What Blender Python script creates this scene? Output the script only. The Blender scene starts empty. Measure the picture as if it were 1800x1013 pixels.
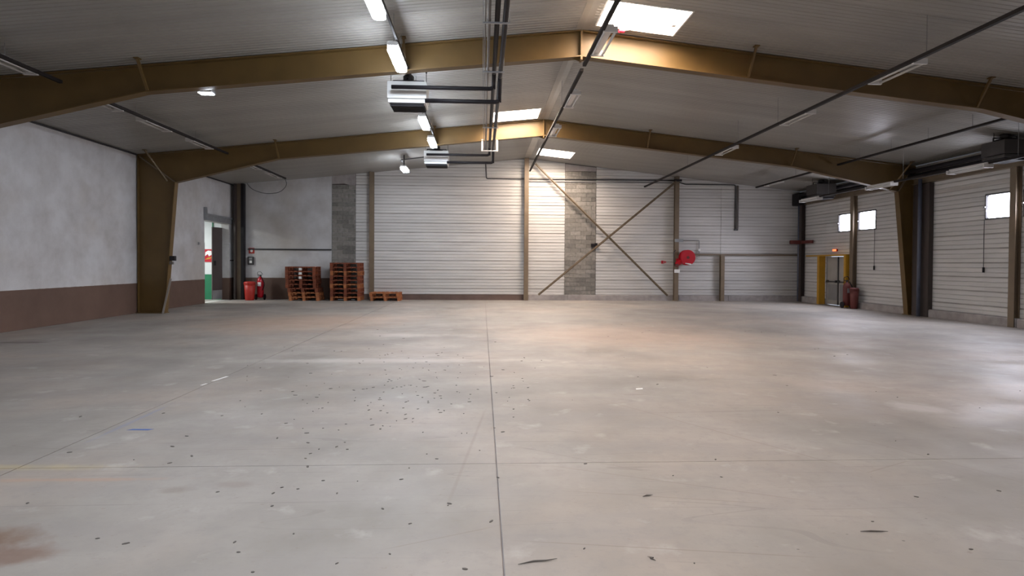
import bpy, math, random
from mathutils import Vector, Matrix
random.seed(7)
C = bpy.context.scene.collection
SC = bpy.context.scene

# ---------------------------------------------------------------- camera
F, CH = 1050.0, 1.73
yaw, pit, roll = math.atan(52 / F), math.atan(16 / F), math.radians(.37)
fw = Vector((math.sin(yaw) * math.cos(pit), math.cos(yaw) * math.cos(pit), -math.sin(pit)))
r = fw.cross(Vector((0, 0, 1))).normalized(); u = r.cross(fw)
r2 = math.cos(roll) * r + math.sin(roll) * u; u2 = -math.sin(roll) * r + math.cos(roll) * u
cam = bpy.data.cameras.new('camera'); co = bpy.data.objects.new('camera', cam); C.objects.link(co)
m3 = Matrix((r2, u2, -fw)).transposed()
co.matrix_world = Matrix.Translation((0, 0, CH)) @ m3.to_4x4()
cam.sensor_width = 36; cam.lens = F / 1800 * 36; cam.shift_y = -27.5 / 1800; cam.clip_end = 200
SC.camera = co
# ---------------------------------------------------------------- world, exposure
w = bpy.data.worlds.new('sky'); SC.world = w; w.use_nodes = True
w.node_tree.nodes['Background'].inputs[0].default_value = (.75, .85, 1, 1)
w.node_tree.nodes['Background'].inputs[1].default_value = 1.0
SC.view_settings.view_transform = 'Standard'; SC.view_settings.look = 'None'
SC.view_settings.exposure = 0.05; SC.view_settings.gamma = 1; SC.view_settings.use_curve_mapping = False
SC.cycles.use_denoising = True
# the rest of the hall behind the camera: its lamps, skylights and open loading door
LAMP = (.80, .88, 1.0)
def area(name, loc, sx, sy, power, col, rot=(0, 0, 0)):
    l = bpy.data.lights.new(name, 'AREA'); l.shape = 'RECTANGLE'; l.size = sx; l.size_y = sy
    l.energy = power; l.color = col
    o = bpy.data.objects.new(name, l); o.location = loc; o.rotation_euler = rot; C.objects.link(o)
    return o
LED_E, SKY_E, WIN_E = 85.0, 75.0, 14.0
SKYC = (1.0, .82, .68); WINC = (.86, .87, 1.0)
for y in (6.4, 3.8, 1.2, -1.4, -4.0): area('lamp_light', (-1.65, y, 5.6), .2, 1.3, 90, LAMP)
for x, y in ((1.1, 3.7), (3.1, -3.4)): area('skylight_light', (x, y, 6.6), 1.6, 1.25, 820, SKYC)
area('loading_door_light', (3.0, -9.6, 2.6), 7.0, 4.2, 360, (.95, .96, 1.0), (math.radians(90), 0, math.radians(180)))

# daylight falling in through the high windows of the right wall
for y in (24.35, 22.95, 16.88, 15.56, 9.5, 8.2, 1.8, .5):
    l = area('window_daylight', (15.16, y, 3.52), .66, .9, 95, WINC, (0, math.radians(58), 0)); l.data.spread = math.radians(125)
# ---------------------------------------------------------------- materials
MATS = {}
def mat(name, col, rough=.6, metal=0.0, var=.12, scale=3.0, stretch=(1, 1, 1), emit=None, es=0, spec=.5, rnd=0.0, bump=0):
    m = bpy.data.materials.new(name); m.use_nodes = True; nt = m.node_tree; b = nt.nodes['Principled BSDF']
    b.inputs['Roughness'].default_value = rough; b.inputs['Metallic'].default_value = metal
    b.inputs['Specular IOR Level'].default_value = spec
    if emit:
        b.inputs['Base Color'].default_value = (*col, 1)
        b.inputs['Emission Color'].default_value = (*emit, 1); b.inputs['Emission Strength'].default_value = es
    else:
        g = nt.nodes.new('ShaderNodeNewGeometry'); mp = nt.nodes.new('ShaderNodeMapping'); mp.inputs['Scale'].default_value = stretch
        n = nt.nodes.new('ShaderNodeTexNoise'); n.inputs['Scale'].default_value = scale; n.inputs['Detail'].default_value = 6
        nt.links.new(g.outputs['Position'], mp.inputs[0]); nt.links.new(mp.outputs[0], n.inputs['Vector'])
        rr = nt.nodes.new('ShaderNodeMapRange'); rr.inputs[1].default_value = .25; rr.inputs[2].default_value = .75
        rr.inputs[3].default_value = 1 - var; rr.inputs[4].default_value = 1 + var
        nt.links.new(n.outputs['Fac'], rr.inputs[0]); fac = rr.outputs[0]
        if rnd:
            oi = nt.nodes.new('ShaderNodeObjectInfo'); r3 = nt.nodes.new('ShaderNodeMapRange')
            r3.inputs[3].default_value = 1 - rnd; r3.inputs[4].default_value = 1 + rnd
            nt.links.new(oi.outputs['Random'], r3.inputs[0])
            mu = nt.nodes.new('ShaderNodeMath'); mu.operation = 'MULTIPLY'
            nt.links.new(fac, mu.inputs[0]); nt.links.new(r3.outputs[0], mu.inputs[1]); fac = mu.outputs[0]
        vm = nt.nodes.new('ShaderNodeVectorMath'); vm.operation = 'SCALE'; vm.inputs[0].default_value = col
        nt.links.new(fac, vm.inputs['Scale']); nt.links.new(vm.outputs[0], b.inputs['Base Color'])
        if bump:
            bp = nt.nodes.new('ShaderNodeBump'); bp.inputs['Strength'].default_value = bump; bp.inputs['Distance'].default_value = .01
            nt.links.new(n.outputs['Fac'], bp.inputs['Height']); nt.links.new(bp.outputs[0], b.inputs['Normal'])
    MATS[name] = m; return m
BEAM = mat('mustard_steel_paint', (.118, .068, .018), .5, var=.14, scale=2)
PANEL = mat('white_cladding', (.60, .585, .565), .42, var=.09, scale=1.6, stretch=(.4, .4, 3), rnd=.05)
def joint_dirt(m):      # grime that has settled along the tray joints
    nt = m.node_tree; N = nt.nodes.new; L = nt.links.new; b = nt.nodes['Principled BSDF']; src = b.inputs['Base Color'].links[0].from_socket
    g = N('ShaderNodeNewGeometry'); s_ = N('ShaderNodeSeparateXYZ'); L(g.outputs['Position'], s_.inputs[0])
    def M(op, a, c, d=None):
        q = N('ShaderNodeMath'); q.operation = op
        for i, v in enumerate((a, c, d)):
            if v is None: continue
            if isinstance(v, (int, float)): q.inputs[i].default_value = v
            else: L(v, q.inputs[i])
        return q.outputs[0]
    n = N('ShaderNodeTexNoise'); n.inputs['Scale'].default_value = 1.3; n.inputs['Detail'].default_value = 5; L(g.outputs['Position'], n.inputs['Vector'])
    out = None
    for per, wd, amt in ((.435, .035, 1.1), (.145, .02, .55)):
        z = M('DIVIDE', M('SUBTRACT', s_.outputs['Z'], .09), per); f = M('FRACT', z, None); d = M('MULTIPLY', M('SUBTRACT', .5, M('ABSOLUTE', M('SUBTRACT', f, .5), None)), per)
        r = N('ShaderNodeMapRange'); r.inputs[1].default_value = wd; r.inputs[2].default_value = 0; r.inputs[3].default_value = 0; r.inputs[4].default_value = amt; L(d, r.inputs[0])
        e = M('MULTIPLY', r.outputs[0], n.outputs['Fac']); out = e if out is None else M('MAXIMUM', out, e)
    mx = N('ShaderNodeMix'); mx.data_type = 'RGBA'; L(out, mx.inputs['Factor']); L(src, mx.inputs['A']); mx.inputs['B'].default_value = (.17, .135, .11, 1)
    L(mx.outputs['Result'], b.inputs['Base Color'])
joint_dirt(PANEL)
CEIL = mat('ceiling_sheet', (.275, .262, .238), .33, var=.14, scale=1.1, stretch=(.25, 2, 1), rnd=.05)
POST = mat('brown_post_paint', (.17, .125, .08), .5, var=.12)
DARKB = mat('dark_brown_paint', (.045, .032, .028), .5)
KERB = mat('kerb_concrete', (.33, .30, .29), .85, var=.22, scale=4, bump=.4)
BLOCK = mat('concrete_block', (.20, .187, .168), .9, var=.3, scale=9, rnd=.28, bump=.5)
MORTAR = mat('mortar', (.36, .34, .31), .9, var=.25, scale=10)
BLACK = mat('black_rubber', (.012, .010, .012), .55, spec=.25)
DARK = mat('dark_metal', (.03, .028, .03), .5)
TRAYM = mat('dark_tray', (.018, .014, .013), .7, spec=.2)
GREYM = mat('grey_metal', (.22, .22, .22), .45)
GALV = mat('galvanised_steel', (.33, .34, .35), .4, metal=.5)
PIPEB = mat('grey_brown_pipe', (.10, .085, .075), .5)
WHITE = mat('white_enamel', (.80, .80, .78), .4, var=.03)
LAMPB = mat('lamp_batten_white', (.62, .60, .58), .45, var=.05)
TUBE = mat('unlit_tube_glass', (.55, .54, .52), .2, var=.02)
RED = mat('red_paint', (.45, .006, .018), .35, var=.1)
REDD = mat('dark_red_paint', (.11, .018, .014), .6)
ORED = mat('orange_red_plastic', (.38, .018, .010), .5, var=.1)
YEL = mat('yellow_paint', (.50, .26, .015), .5, var=.1)
WOOD = mat('pallet_wood_red', (.19, .045, .016), .75, var=.3, scale=6, stretch=(1, 6, 6), rnd=.25)
WOOD2 = mat('pallet_wood_orange', (.34, .115, .038), .75, var=.25, scale=6, stretch=(1, 6, 6), rnd=.2)
GREEN = mat('green_paint', (.01, .16, .07), .5)
DOORB = mat('dark_door_leaf', (.07, .055, .052), .55)
DOORW = mat('grey_door_leaf', (.36, .34, .31), .45)
BLUEG = mat('blue_grey_pipe', (.09, .10, .14), .5)
BLUE = mat('blue_chalk', (.08, .14, .36), .9)
LEDM = mat('lit_lamp_diffuser', (.9, .9, .9), emit=LAMP, es=LED_E)
SKYM = mat('lit_skylight_sheet', (.9, .9, .9), emit=SKYC, es=SKY_E)
WINM = mat('daylit_window_pane', (.9, .9, .9), emit=WINC, es=WIN_E)
EXITM = mat('lit_exit_lamp', (.9, .2, .1), emit=(1, .13, .04), es=3.0)
NEXT = mat('neighbour_room_white', (.62, .64, .64), .7, var=.04)

def plaster(name, wains):
    m = bpy.data.materials.new(name); m.use_nodes = True; nt = m.node_tree; N = nt.nodes.new; L = nt.links.new
    b = nt.nodes['Principled BSDF']; b.inputs['Roughness'].default_value = .75
    g = N('ShaderNodeNewGeometry'); s = N('ShaderNodeSeparateXYZ'); L(g.outputs['Position'], s.inputs[0])
    n = N('ShaderNodeTexNoise'); n.inputs['Scale'].default_value = 1.1; n.inputs['Detail'].default_value = 9; n.inputs['Roughness'].default_value = .62
    L(g.outputs['Position'], n.inputs['Vector'])
    cr = N('ShaderNodeValToRGB'); e = cr.color_ramp.elements
    e[0].position = .32; e[0].color = (.42, .405, .40, 1); e[1].position = .62; e[1].color = (.56, .555, .56, 1); L(n.outputs['Fac'], cr.inputs[0])
    n2 = N('ShaderNodeTexNoise'); n2.inputs['Scale'].default_value = .35; n2.inputs['Detail'].default_value = 3; L(g.outputs['Position'], n2.inputs['Vector'])
    r_ = N('ShaderNodeMapRange'); r_.inputs[1].default_value = .52; r_.inputs[2].default_value = .7; L(n2.outputs['Fac'], r_.inputs[0])
    st = N('ShaderNodeMix'); st.data_type = 'RGBA'; st.inputs['B'].default_value = (.38, .325, .26, 1)
    mf = N('ShaderNodeMath'); mf.operation = 'MULTIPLY'; mf.inputs[1].default_value = .55; L(r_.outputs[0], mf.inputs[0])
    L(mf.outputs[0], st.inputs['Factor']); L(cr.outputs[0], st.inputs['A'])
    # painted brown band up to one metre
    n3 = N('ShaderNodeTexNoise'); n3.inputs['Scale'].default_value = 5; L(g.outputs['Position'], n3.inputs['Vector'])
    a = N('ShaderNodeMath'); a.operation = 'MULTIPLY_ADD'; a.inputs[1].default_value = .015; L(n3.outputs['Fac'], a.inputs[0]); L(s.outputs['Z'], a.inputs[2])
    lt = N('ShaderNodeMath'); lt.operation = 'LESS_THAN'; lt.inputs[1].default_value = wains; L(a.outputs[0], lt.inputs[0])
    mx = N('ShaderNodeMix'); mx.data_type = 'RGBA'; L(lt.outputs[0], mx.inputs['Factor']); L(st.outputs['Result'], mx.inputs['A'])
    c2 = N('ShaderNodeValToRGB'); q = c2.color_ramp.elements; q[0].position = .3; q[0].color = (.095, .055, .04, 1); q[1].position = .7; q[1].color = (.13, .078, .057, 1)
    L(n.outputs['Fac'], c2.inputs[0]); L(c2.outputs[0], mx.inputs['B']); L(mx.outputs['Result'], b.inputs['Base Color'])
    bp = N('ShaderNodeBump'); bp.inputs['Strength'].default_value = .35; bp.inputs['Distance'].default_value = .01
    L(n.outputs['Fac'], bp.inputs['Height']); L(bp.outputs[0], b.inputs['Normal'])
    return m
PLAST = plaster('painted_render', 1.0)

def concrete_floor():
    m = bpy.data.materials.new('concrete_floor'); m.use_nodes = True; nt = m.node_tree; N = nt.nodes.new; L = nt.links.new
    b = nt.nodes['Principled BSDF']
    g = N('ShaderNodeNewGeometry'); P = g.outputs['Position']
    def noise(sc, det=5, st=(1, 1, 1), off=(0, 0, 0), rot=0, dist=0, ro=.6):
        mp = N('ShaderNodeMapping'); mp.inputs['Scale'].default_value = st; mp.inputs['Location'].default_value = off; mp.inputs['Rotation'].default_value = (0, 0, rot)
        L(P, mp.inputs[0]); n = N('ShaderNodeTexNoise'); n.inputs['Scale'].default_value = sc; n.inputs['Detail'].default_value = det
        n.inputs['Distortion'].default_value = dist; n.inputs['Roughness'].default_value = ro; L(mp.outputs[0], n.inputs['Vector']); return n.outputs['Fac']
    def rng(v, a, c, lo=0, hi=1):
        q = N('ShaderNodeMapRange'); q.inputs[1].default_value = a; q.inputs[2].default_value = c; q.inputs[3].default_value = lo; q.inputs[4].default_value = hi; L(v, q.inputs[0]); return q.outputs[0]
    def mul(a, c):
        q = N('ShaderNodeMath'); q.operation = 'MULTIPLY'; L(a, q.inputs[0])
        if isinstance(c, float): q.inputs[1].default_value = c
        else: L(c, q.inputs[1])
        return q.outputs[0]
    def mix(f, A, B):
        q = N('ShaderNodeMix'); q.data_type = 'RGBA'; L(f, q.inputs['Factor'])
        if isinstance(A, tuple): q.inputs['A'].default_value = (*A, 1)
        else: L(A, q.inputs['A'])
        q.inputs['B'].default_value = (*B, 1); return q.outputs['Result']
    def disc(x, y, rx, ry, soft=.6):      # soft patch at a place on the floor, edges broken by noise
        mp = N('ShaderNodeMapping'); mp.inputs['Location'].default_value = (-x / rx, -y / ry, 0); mp.inputs['Scale'].default_value = (1 / rx, 1 / ry, 0)
        L(P, mp.inputs[0]); q = N('ShaderNodeVectorMath'); q.operation = 'LENGTH'; L(mp.outputs[0], q.inputs[0])
        ad = N('ShaderNodeMath'); ad.operation = 'MULTIPLY_ADD'; ad.inputs[1].default_value = 1.6; L(noise(3.2, 5), ad.inputs[0]); L(q.outputs['Value'], ad.inputs[2])
        return rng(ad.outputs[0], 1.25 + soft, 1.25, 0, 1)
    c = mix(rng(noise(.55, 6), .35, .65), (.225, .208, .186), (.335, .314, .288))
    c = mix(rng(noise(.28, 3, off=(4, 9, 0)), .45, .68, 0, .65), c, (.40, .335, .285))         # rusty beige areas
    c = mix(rng(noise(1.6, 8, st=(.35, 1.3, 1)), .48, .70, 0, .7), c, (.27, .25, .235))      # streaky dirt
    c = mix(rng(noise(7, 8, ro=.75), .50, .70, 0, .6), c, (.25, .23, .215))
    c = mix(rng(noise(2.2, 7, off=(31, 2, 0)), .60, .75, 0, .5), c, (.50, .48, .455))
    # chips and flecks, denser in the middle
    v = N('ShaderNodeTexVoronoi'); v.inputs['Scale'].default_value = 3.4; mp = N('ShaderNodeMapping'); mp.inputs['Scale'].default_value = (1, 1.4, 1); L(P, mp.inputs[0])
    L(mp.outputs[0], v.inputs['Vector']); dots = rng(v.outputs['Distance'], .045, .025)
    c = mix(mul(mul(dots, rng(noise(.3, 3, off=(1.5, 4.4, 0)), .42, .6)), .75), c, (.09, .08, .075))
    # scratches
    for rot, off, th in ((.5, 3, .012), (-.35, 11, .010), (1.2, 23, .008), (.12, 41, .010)):
        sc = noise(.5, 2, st=(.12, 1.6, 1), off=(off, off, 0), rot=rot, dist=.3)
        ab = N('ShaderNodeMath'); ab.operation = 'COMPARE'; ab.inputs[1].default_value = .52; ab.inputs[2].default_value = th * .18; L(sc, ab.inputs[0])
        c = mix(mul(ab.outputs[0], rng(noise(.8, 2, off=(off, 0, 0)), .5, .6, 0, .38)), c, (.19, .17, .155))
    def line(x0, y0, x1, y1, wd):       # one straight scrape mark
        a = math.atan2(y1 - y0, x1 - x0); ln = math.hypot(x1 - x0, y1 - y0)
        sb = N('ShaderNodeVectorMath'); sb.operation = 'SUBTRACT'; L(P, sb.inputs[0]); sb.inputs[1].default_value = ((x0 + x1) / 2, (y0 + y1) / 2, 0)
        du = N('ShaderNodeVectorMath'); du.operation = 'DOT_PRODUCT'; L(sb.outputs[0], du.inputs[0]); du.inputs[1].default_value = (math.cos(a), math.sin(a), 0)
        dv = N('ShaderNodeVectorMath'); dv.operation = 'DOT_PRODUCT'; L(sb.outputs[0], dv.inputs[0]); dv.inputs[1].default_value = (-math.sin(a), math.cos(a), 0)
        au = N('ShaderNodeMath'); au.operation = 'ABSOLUTE'; L(du.outputs['Value'], au.inputs[0]); av = N('ShaderNodeMath'); av.operation = 'ABSOLUTE'; L(dv.outputs['Value'], av.inputs[0])
        return mul(rng(au.outputs[0], ln / 2, ln / 2 * .7), rng(av.outputs[0], wd, wd * .3))
    for x0, y0, x1, y1, wd, am in ((1.4, 7.7, 3.3, 4.7, .012, .4), (.5, 5.1, 2.5, 4.2, .010, .4), (3.7, 5.9, 4.4, 4.4, .010, .4), (-.25, 4.15, .05, 7.1, .02, .3),
                                   (.17, 3.7, 2.1, 3.4, .008, .5), (.6, 4.5, 2.1, 4.2, .010, .4), (.2, 5.7, 1.5, 4.8, .010, .3), (3.2, 4.8, 3.8, 5.1, .012, .35), (-.6, 3.6, .1, 3.9, .008, .4)):
        c = mix(mul(line(x0, y0, x1, y1, wd), am), c, (.20, .16, .13))
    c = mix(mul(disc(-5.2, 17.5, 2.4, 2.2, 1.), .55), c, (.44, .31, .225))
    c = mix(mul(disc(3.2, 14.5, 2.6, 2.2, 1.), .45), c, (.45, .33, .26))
    c = mix(rng(noise(24, 4, st=(.5, 1, 1), off=(3, 3, 0), ro=.7), .62, .74, 0, .5), c, (.20, .15, .115))     # fine rusty specks
    c = mix(mul(disc(-3.15, 3.75, .42, .28), .8), c, (.16, .095, .06))
    c = mix(mul(disc(-2.3, 4.6, .16, .09), .5), c, (.20, .17, .14))
    c = mix(mul(disc(-1.9, 4.7, .16, .08), .4), c, (.22, .18, .15))
    c = mix(mul(disc(-2.75, 3.62, .3, .14), .7), c, (.17, .10, .07))
    c = mix(mul(disc(-4.2, 5.15, 1.1, .10), .5), c, (.44, .36, .20))
    c = mix(mul(disc(-3.2, 4.85, .8, .05), .45), c, (.42, .26, .17))
    c = mix(mul(disc(-9.65, 13.0, .55, .2), .75), c, (.12, .10, .09))
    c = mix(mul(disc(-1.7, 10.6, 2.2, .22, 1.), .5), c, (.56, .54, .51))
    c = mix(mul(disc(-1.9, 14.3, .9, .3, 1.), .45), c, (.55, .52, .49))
    c = mix(mul(disc(5.3, 7.0, .35, .35), .4), c, (.56, .55, .55))
    c = mix(mul(disc(-3.75, 6.6, .04, .9), .3), c, (.17, .22, .38))
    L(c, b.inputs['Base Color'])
    L(rng(noise(.9, 5, off=(7, 7, 0)), .3, .7, .42, .68), b.inputs['Roughness'])
    b.inputs['Specular IOR Level'].default_value = .4
    bp = N('ShaderNodeBump'); bp.inputs['Strength'].default_value = .25; bp.inputs['Distance'].default_value = .004
    L(noise(9, 8), bp.inputs['Height']); L(bp.outputs[0], b.inputs['Normal'])
    return m
FLOOR = concrete_floor()

# ---------------------------------------------------------------- mesh helpers
class MB:
    def __init__(s): s.v = []; s.f = []; s.m = []; s.k = 0
    def add(s, vs, fs):
        n = len(s.v); s.v += [tuple(p) for p in vs]; s.f += [tuple(i + n for i in f) for f in fs]; s.m += [s.k] * len(fs); return s
    def box(s, x0, x1, y0, y1, z0, z1, c=0):
        if c <= 0:
            return s.add([(x, y, z) for z in (z0, z1) for y in (y0, y1) for x in (x0, x1)],
                         [(0, 2, 3, 1), (4, 5, 7, 6), (0, 1, 5, 4), (2, 6, 7, 3), (0, 4, 6, 2), (1, 3, 7, 5)])
        c = min(c, (x1 - x0) / 3, (z1 - z0) / 3)      # chamfer in the xz outline
        return s.prism([(x0 + c, z0), (x1 - c, z0), (x1, z0 + c), (x1, z1 - c), (x1 - c, z1), (x0 + c, z1), (x0, z1 - c), (x0, z0 + c)], 'y', y0, y1)
    def prism(s, pts, ax, a, b):           # pts in the two other axes (y: xz, x: yz, z: xy)
        if ax == 'y': f = lambda p, t: (p[0], t, p[1])
        elif ax == 'x': f = lambda p, t: (t, p[0], p[1])
        else: f = lambda p, t: (p[0], p[1], t)
        n = len(pts); vs = [f(p, a) for p in pts] + [f(p, b) for p in pts]
        return s.add(vs, [tuple(range(n)), tuple(range(2 * n - 1, n - 1, -1))] + [(i, i + n, (i + 1) % n + n, (i + 1) % n) for i in range(n)])
    def bar(s, a, b, w, h=None, up=(0, 0, 1)):      # rectangular bar from a to b
        h = h or w; a = Vector(a); b = Vector(b); d = (b - a).normalized(); up = Vector(up)
        if abs(d.dot(up)) > .99: up = Vector((0, 1, 0))
        r = d.cross(up).normalized(); q = r.cross(d)
        vs = [p + r * i * w / 2 + q * j * h / 2 for p in (a, b) for i, j in ((-1, -1), (1, -1), (1, 1), (-1, 1))]
        return s.add(vs, [(0, 1, 2, 3), (7, 6, 5, 4)] + [(i, i + 4, (i + 1) % 4 + 4, (i + 1) % 4) for i in range(4)])
    def tube(s, pts, r, n=10, cap=True):
        pts = [Vector(p) for p in pts]; rings = []; ref = None
        for i, p in enumerate(pts):
            d = (pts[min(i + 1, len(pts) - 1)] - pts[max(i - 1, 0)]).normalized()
            if ref is None: ref = Vector((0, 0, 1)) if abs(d.z) < .9 else Vector((1, 0, 0))
            a = d.cross(ref).normalized(); c = a.cross(d); ref = c
            rr = r[i] if isinstance(r, (list, tuple)) else r
            rings.append([p + (a * math.cos(t) + c * math.sin(t)) * rr for t in [2 * math.pi * k / n for k in range(n)]])
        vs = [v for R in rings for v in R]
        fs = [(i * n + k, i * n + (k + 1) % n, (i + 1) * n + (k + 1) % n, (i + 1) * n + k) for i in range(len(pts) - 1) for k in range(n)]
        if cap: fs += [tuple(range(n - 1, -1, -1)), tuple(range((len(pts) - 1) * n, len(pts) * n))]
        return s.add(vs, fs)
    def mesh(s, name, mats):
        me = bpy.data.meshes.new(name); me.from_pydata(s.v, [], s.f)
        for m in (mats if isinstance(mats, (list, tuple)) else [mats]): me.materials.append(m)
        if isinstance(mats, (list, tuple)): me.polygons.foreach_set('material_index', s.m)
        me.update(); return me
def bend(pts, r, n=5):                    # round the corners of a pipe path
    pts = [Vector(p) for p in pts]; out = [pts[0]]
    for i in range(1, len(pts) - 1):
        a, b, c = pts[i - 1], pts[i], pts[i + 1]; p = b + (a - b).normalized() * r; q = b + (c - b).normalized() * r
        for k in range(n + 1):
            t = k / n; out.append((1 - t) ** 2 * p + 2 * t * (1 - t) * b + t * t * q)
    return out + [pts[-1]]
BASE = {}
def tag(o, label, cat=None, group=None, kind=None):
    if label: o['label'] = label
    if cat: o['category'] = cat
    if group: o['group'] = group
    if kind: o['kind'] = kind
    return o
def smooth(o, on=True):
    for p in o.data.polygons: p.use_smooth = len(p.vertices) <= 4
    return o
def thing(name, base, label, cat, group=None):
    o = bpy.data.objects.new(name, None); C.objects.link(o); o.location = base; o.empty_display_size = .2
    BASE[o.name] = Vector(base); return tag(o, label, cat, group)
def obj(name, mb, m, parent=None, origin=None, sm=False):
    """mb is in world coordinates; the origin goes to the parent's base (or to origin)."""
    b = BASE[parent.name] if parent else Vector(origin or (0, 0, 0))
    mb.v = [(p[0] - b.x, p[1] - b.y, p[2] - b.z) for p in mb.v]
    o = bpy.data.objects.new(name, mb.mesh(name, m)); C.objects.link(o); BASE[o.name] = b
    if parent: o.parent = parent
    else: o.location = b
    if sm: smooth(o)
    return o
def inst(name, me, loc, parent=None, rot=None):
    o = bpy.data.objects.new(name, me); C.objects.link(o)
    b = BASE[parent.name] if parent else Vector((0, 0, 0))
    o.location = Vector(loc) - b
    if rot: o.rotation_euler = rot
    if parent: o.parent = parent
    BASE[o.name] = Vector(loc)
    return o
def copy_tree(o, loc=None, parent=None):
    c = o.copy(); C.objects.link(c)
    if parent is not None: c.parent = parent
    if loc is not None: c.location = loc
    for ch in o.children: copy_tree(ch, None, c)
    return c

# ---------------------------------------------------------------- dimensions
XL, XR, YB, YF = -11.4, 15.2, 28.0, -10.0
XM, ZE, ZR = 2.05, 5.25, 6.65
SL, SR = (ZR - ZE) / (XM - XL), (ZR - ZE) / (XR - XM)
def ceil(x): return ZR - SL * (XM - x) if x < XM else ZR - SR * (x - XM)

# ---------------------------------------------------------------- floor
fl = obj('floor', MB().box(XL - .3, XR + .3, YF - .3, YB + .3, -.3, -.02), KERB); fl['kind'] = 'structure'
xs = (XL, -3.85, .13, XR); ys = (YF, -2.6, 5.13, YB)
for i in range(3):
    for j in range(3):
        g = .0055; x0, x1, y0, y1 = xs[i] + g, xs[i + 1] - g, ys[j] + g * .6, ys[j + 1] - g * .6
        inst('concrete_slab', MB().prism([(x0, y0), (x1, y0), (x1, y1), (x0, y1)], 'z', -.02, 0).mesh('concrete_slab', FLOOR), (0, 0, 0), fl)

# ---------------------------------------------------------------- walls
def rects_minus(a0, a1, z0, z1, holes):
    """rectangle a0..a1 x z0..z1 without the holes, as a list of rectangles"""
    cuts = sorted({a0, a1, *[min(max(v, a0), a1) for h in holes for v in h[:2]]}); out = []
    for p, q in zip(cuts, cuts[1:]):
        if q - p < 1e-4: continue
        zz = [(z0, z1)]
        for h in holes:
            if h[0] <= p + 1e-5 and h[1] >= q - 1e-5:
                nz = []
                for a, b in zz:
                    if h[2] > a: nz.append((a, min(b, h[2])))
                    if h[3] < b: nz.append((max(a, h[3]), b))
                zz = [t for t in nz if t[1] - t[0] > 1e-4]
        out += [(p, q, a, b) for a, b in zz]
    return out
# left wall: rendered masonry with a sliding-door opening
DOOR = (25.15, 27.52, 0, 3.42)
mb = MB()
for a, b, z0, z1 in rects_minus(YF, YB + .3, 0, 2.5, [DOOR]): mb.box(XL - .35, XL, a, b, z0, z1)
for a, b, z0, z1 in rects_minus(YF, YB + .3, 2.508, ZE - .02, [DOOR]): mb.box(XL - .35, XL - .012, a, b, z0, z1)
mb.box(XL - .35, XL - .02, YF, DOOR[0], 2.5, 2.508)
wl = obj('wall_left', mb, PLAST); wl['kind'] = 'structure'
inst('eave_strip', MB().box(XL, XL + .05, YF, YB, ZE - .05, ZE - .012).mesh('eave_strip', DARK), (0, 0, 0), wl)

PP = .435                                   # cladding tray height
def tray_profile(h):                        # (z, depth) with joint recess and two shallow grooves
    p = [(0, -.035), (0, -.028), (.018, -.028), (.024, 0)]
    for g in (.145, .29):
        if h > g + .04: p += [(g - .016, 0), (g - .006, -.016), (g + .006, -.016), (g + .016, 0)]
    return p + [(h - .004, 0), (h, -.008), (h, -.03)]
TR = {}
def tray_x(x0, x1, z0, h, y, parent, name='cladding_panel'):     # on the back wall, facing -y
    clip = z0 + h > min(ceil(x0), ceil(x1)) - .02
    key = ('x', round(x1 - x0, 3), round(h, 3))
    if z0 > max(ceil(x0), ceil(x1), ceil(XM) if x0 < XM < x1 else 0) - .06: return
    if clip or key not in TR:
        pr = tray_profile(h); n = 12 if clip else 1; vs = []; fs = []; P = len(pr)
        for i in range(n + 1):
            x = (x1 - x0) * i / n
            for z, d in pr: vs.append((x, -d, min(z, ceil(x0 + x) - .01 - z0) if clip else z))
        for i in range(n):
            for k in range(P): fs.append((i * P + k, (i + 1) * P + k, (i + 1) * P + (k + 1) % P, i * P + (k + 1) % P))
        fs += [tuple(range(P)), tuple(range((n + 1) * P - 1, n * P - 1, -1))]
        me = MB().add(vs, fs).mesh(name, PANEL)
        if not clip: TR[key] = me
    else: me = TR[key]
    return inst(name, me, (x0, y, z0), parent)
def tray_y(y0, y1, z0, h, x, parent, name='cladding_panel'):     # on the right wall, facing -x
    key = ('y', round(y1 - y0, 3), round(h, 3))
    if key not in TR:
        pr = tray_profile(h); P = len(pr)
        vs = [(-d, (y1 - y0) * i, z) for i in (0, 1) for z, d in pr]
        fs = [(k, (k + 1) % P, (k + 1) % P + P, k + P) for k in range(P)] + [tuple(range(P)), tuple(range(2 * P - 1, P - 1, -1))]
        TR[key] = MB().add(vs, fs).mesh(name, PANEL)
    return inst(name, TR[key], (x, y0, z0), parent)
# back wall
wb = obj('wall_back', MB().prism([(XL - .3, 0), (XR + .3, 0), (XR + .3, ZE - .05), (XM, ZR + .05), (XL - .3, ZE - .05)], 'y', YB + .035, YB + .3), DARKB); wb['kind'] = 'structure'
o = obj('render_coat', MB().prism([(XL, 0), (-6.96, 0), (-6.96, ceil(-6.96) - .01), (XL, ZE - .01)], 'y', YB, YB + .04), PLAST, wb)
o = obj('render_patch', MB().prism([(-6.95, 5.33), (-6.4, 5.36), (-6.1, 5.29), (-5.88, 5.31), (-5.88, ceil(-5.88) - .01), (-6.95, ceil(-6.95) - .01)], 'y', YB - .004, YB + .04), KERB, wb)
bays = [(-5.87, -5.1, 2.), (-5.1, 2.03, 0), (2.03, 3.86, 0), (5.34, 9.13, 0), (9.13, 11.35, 0), (11.35, XR, 0)]
zs = [.09 + PP * k for k in range(16)]
for a, b, _ in bays:
    a += .006; b -= .006
    for z in zs:
        z0, h = z, PP
        if z < .2: z0, h = .25, z + PP - .25
        if z0 + .05 > ceil(XM): continue
        tray_x(a, b, z0, h, YB, wb)
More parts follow.
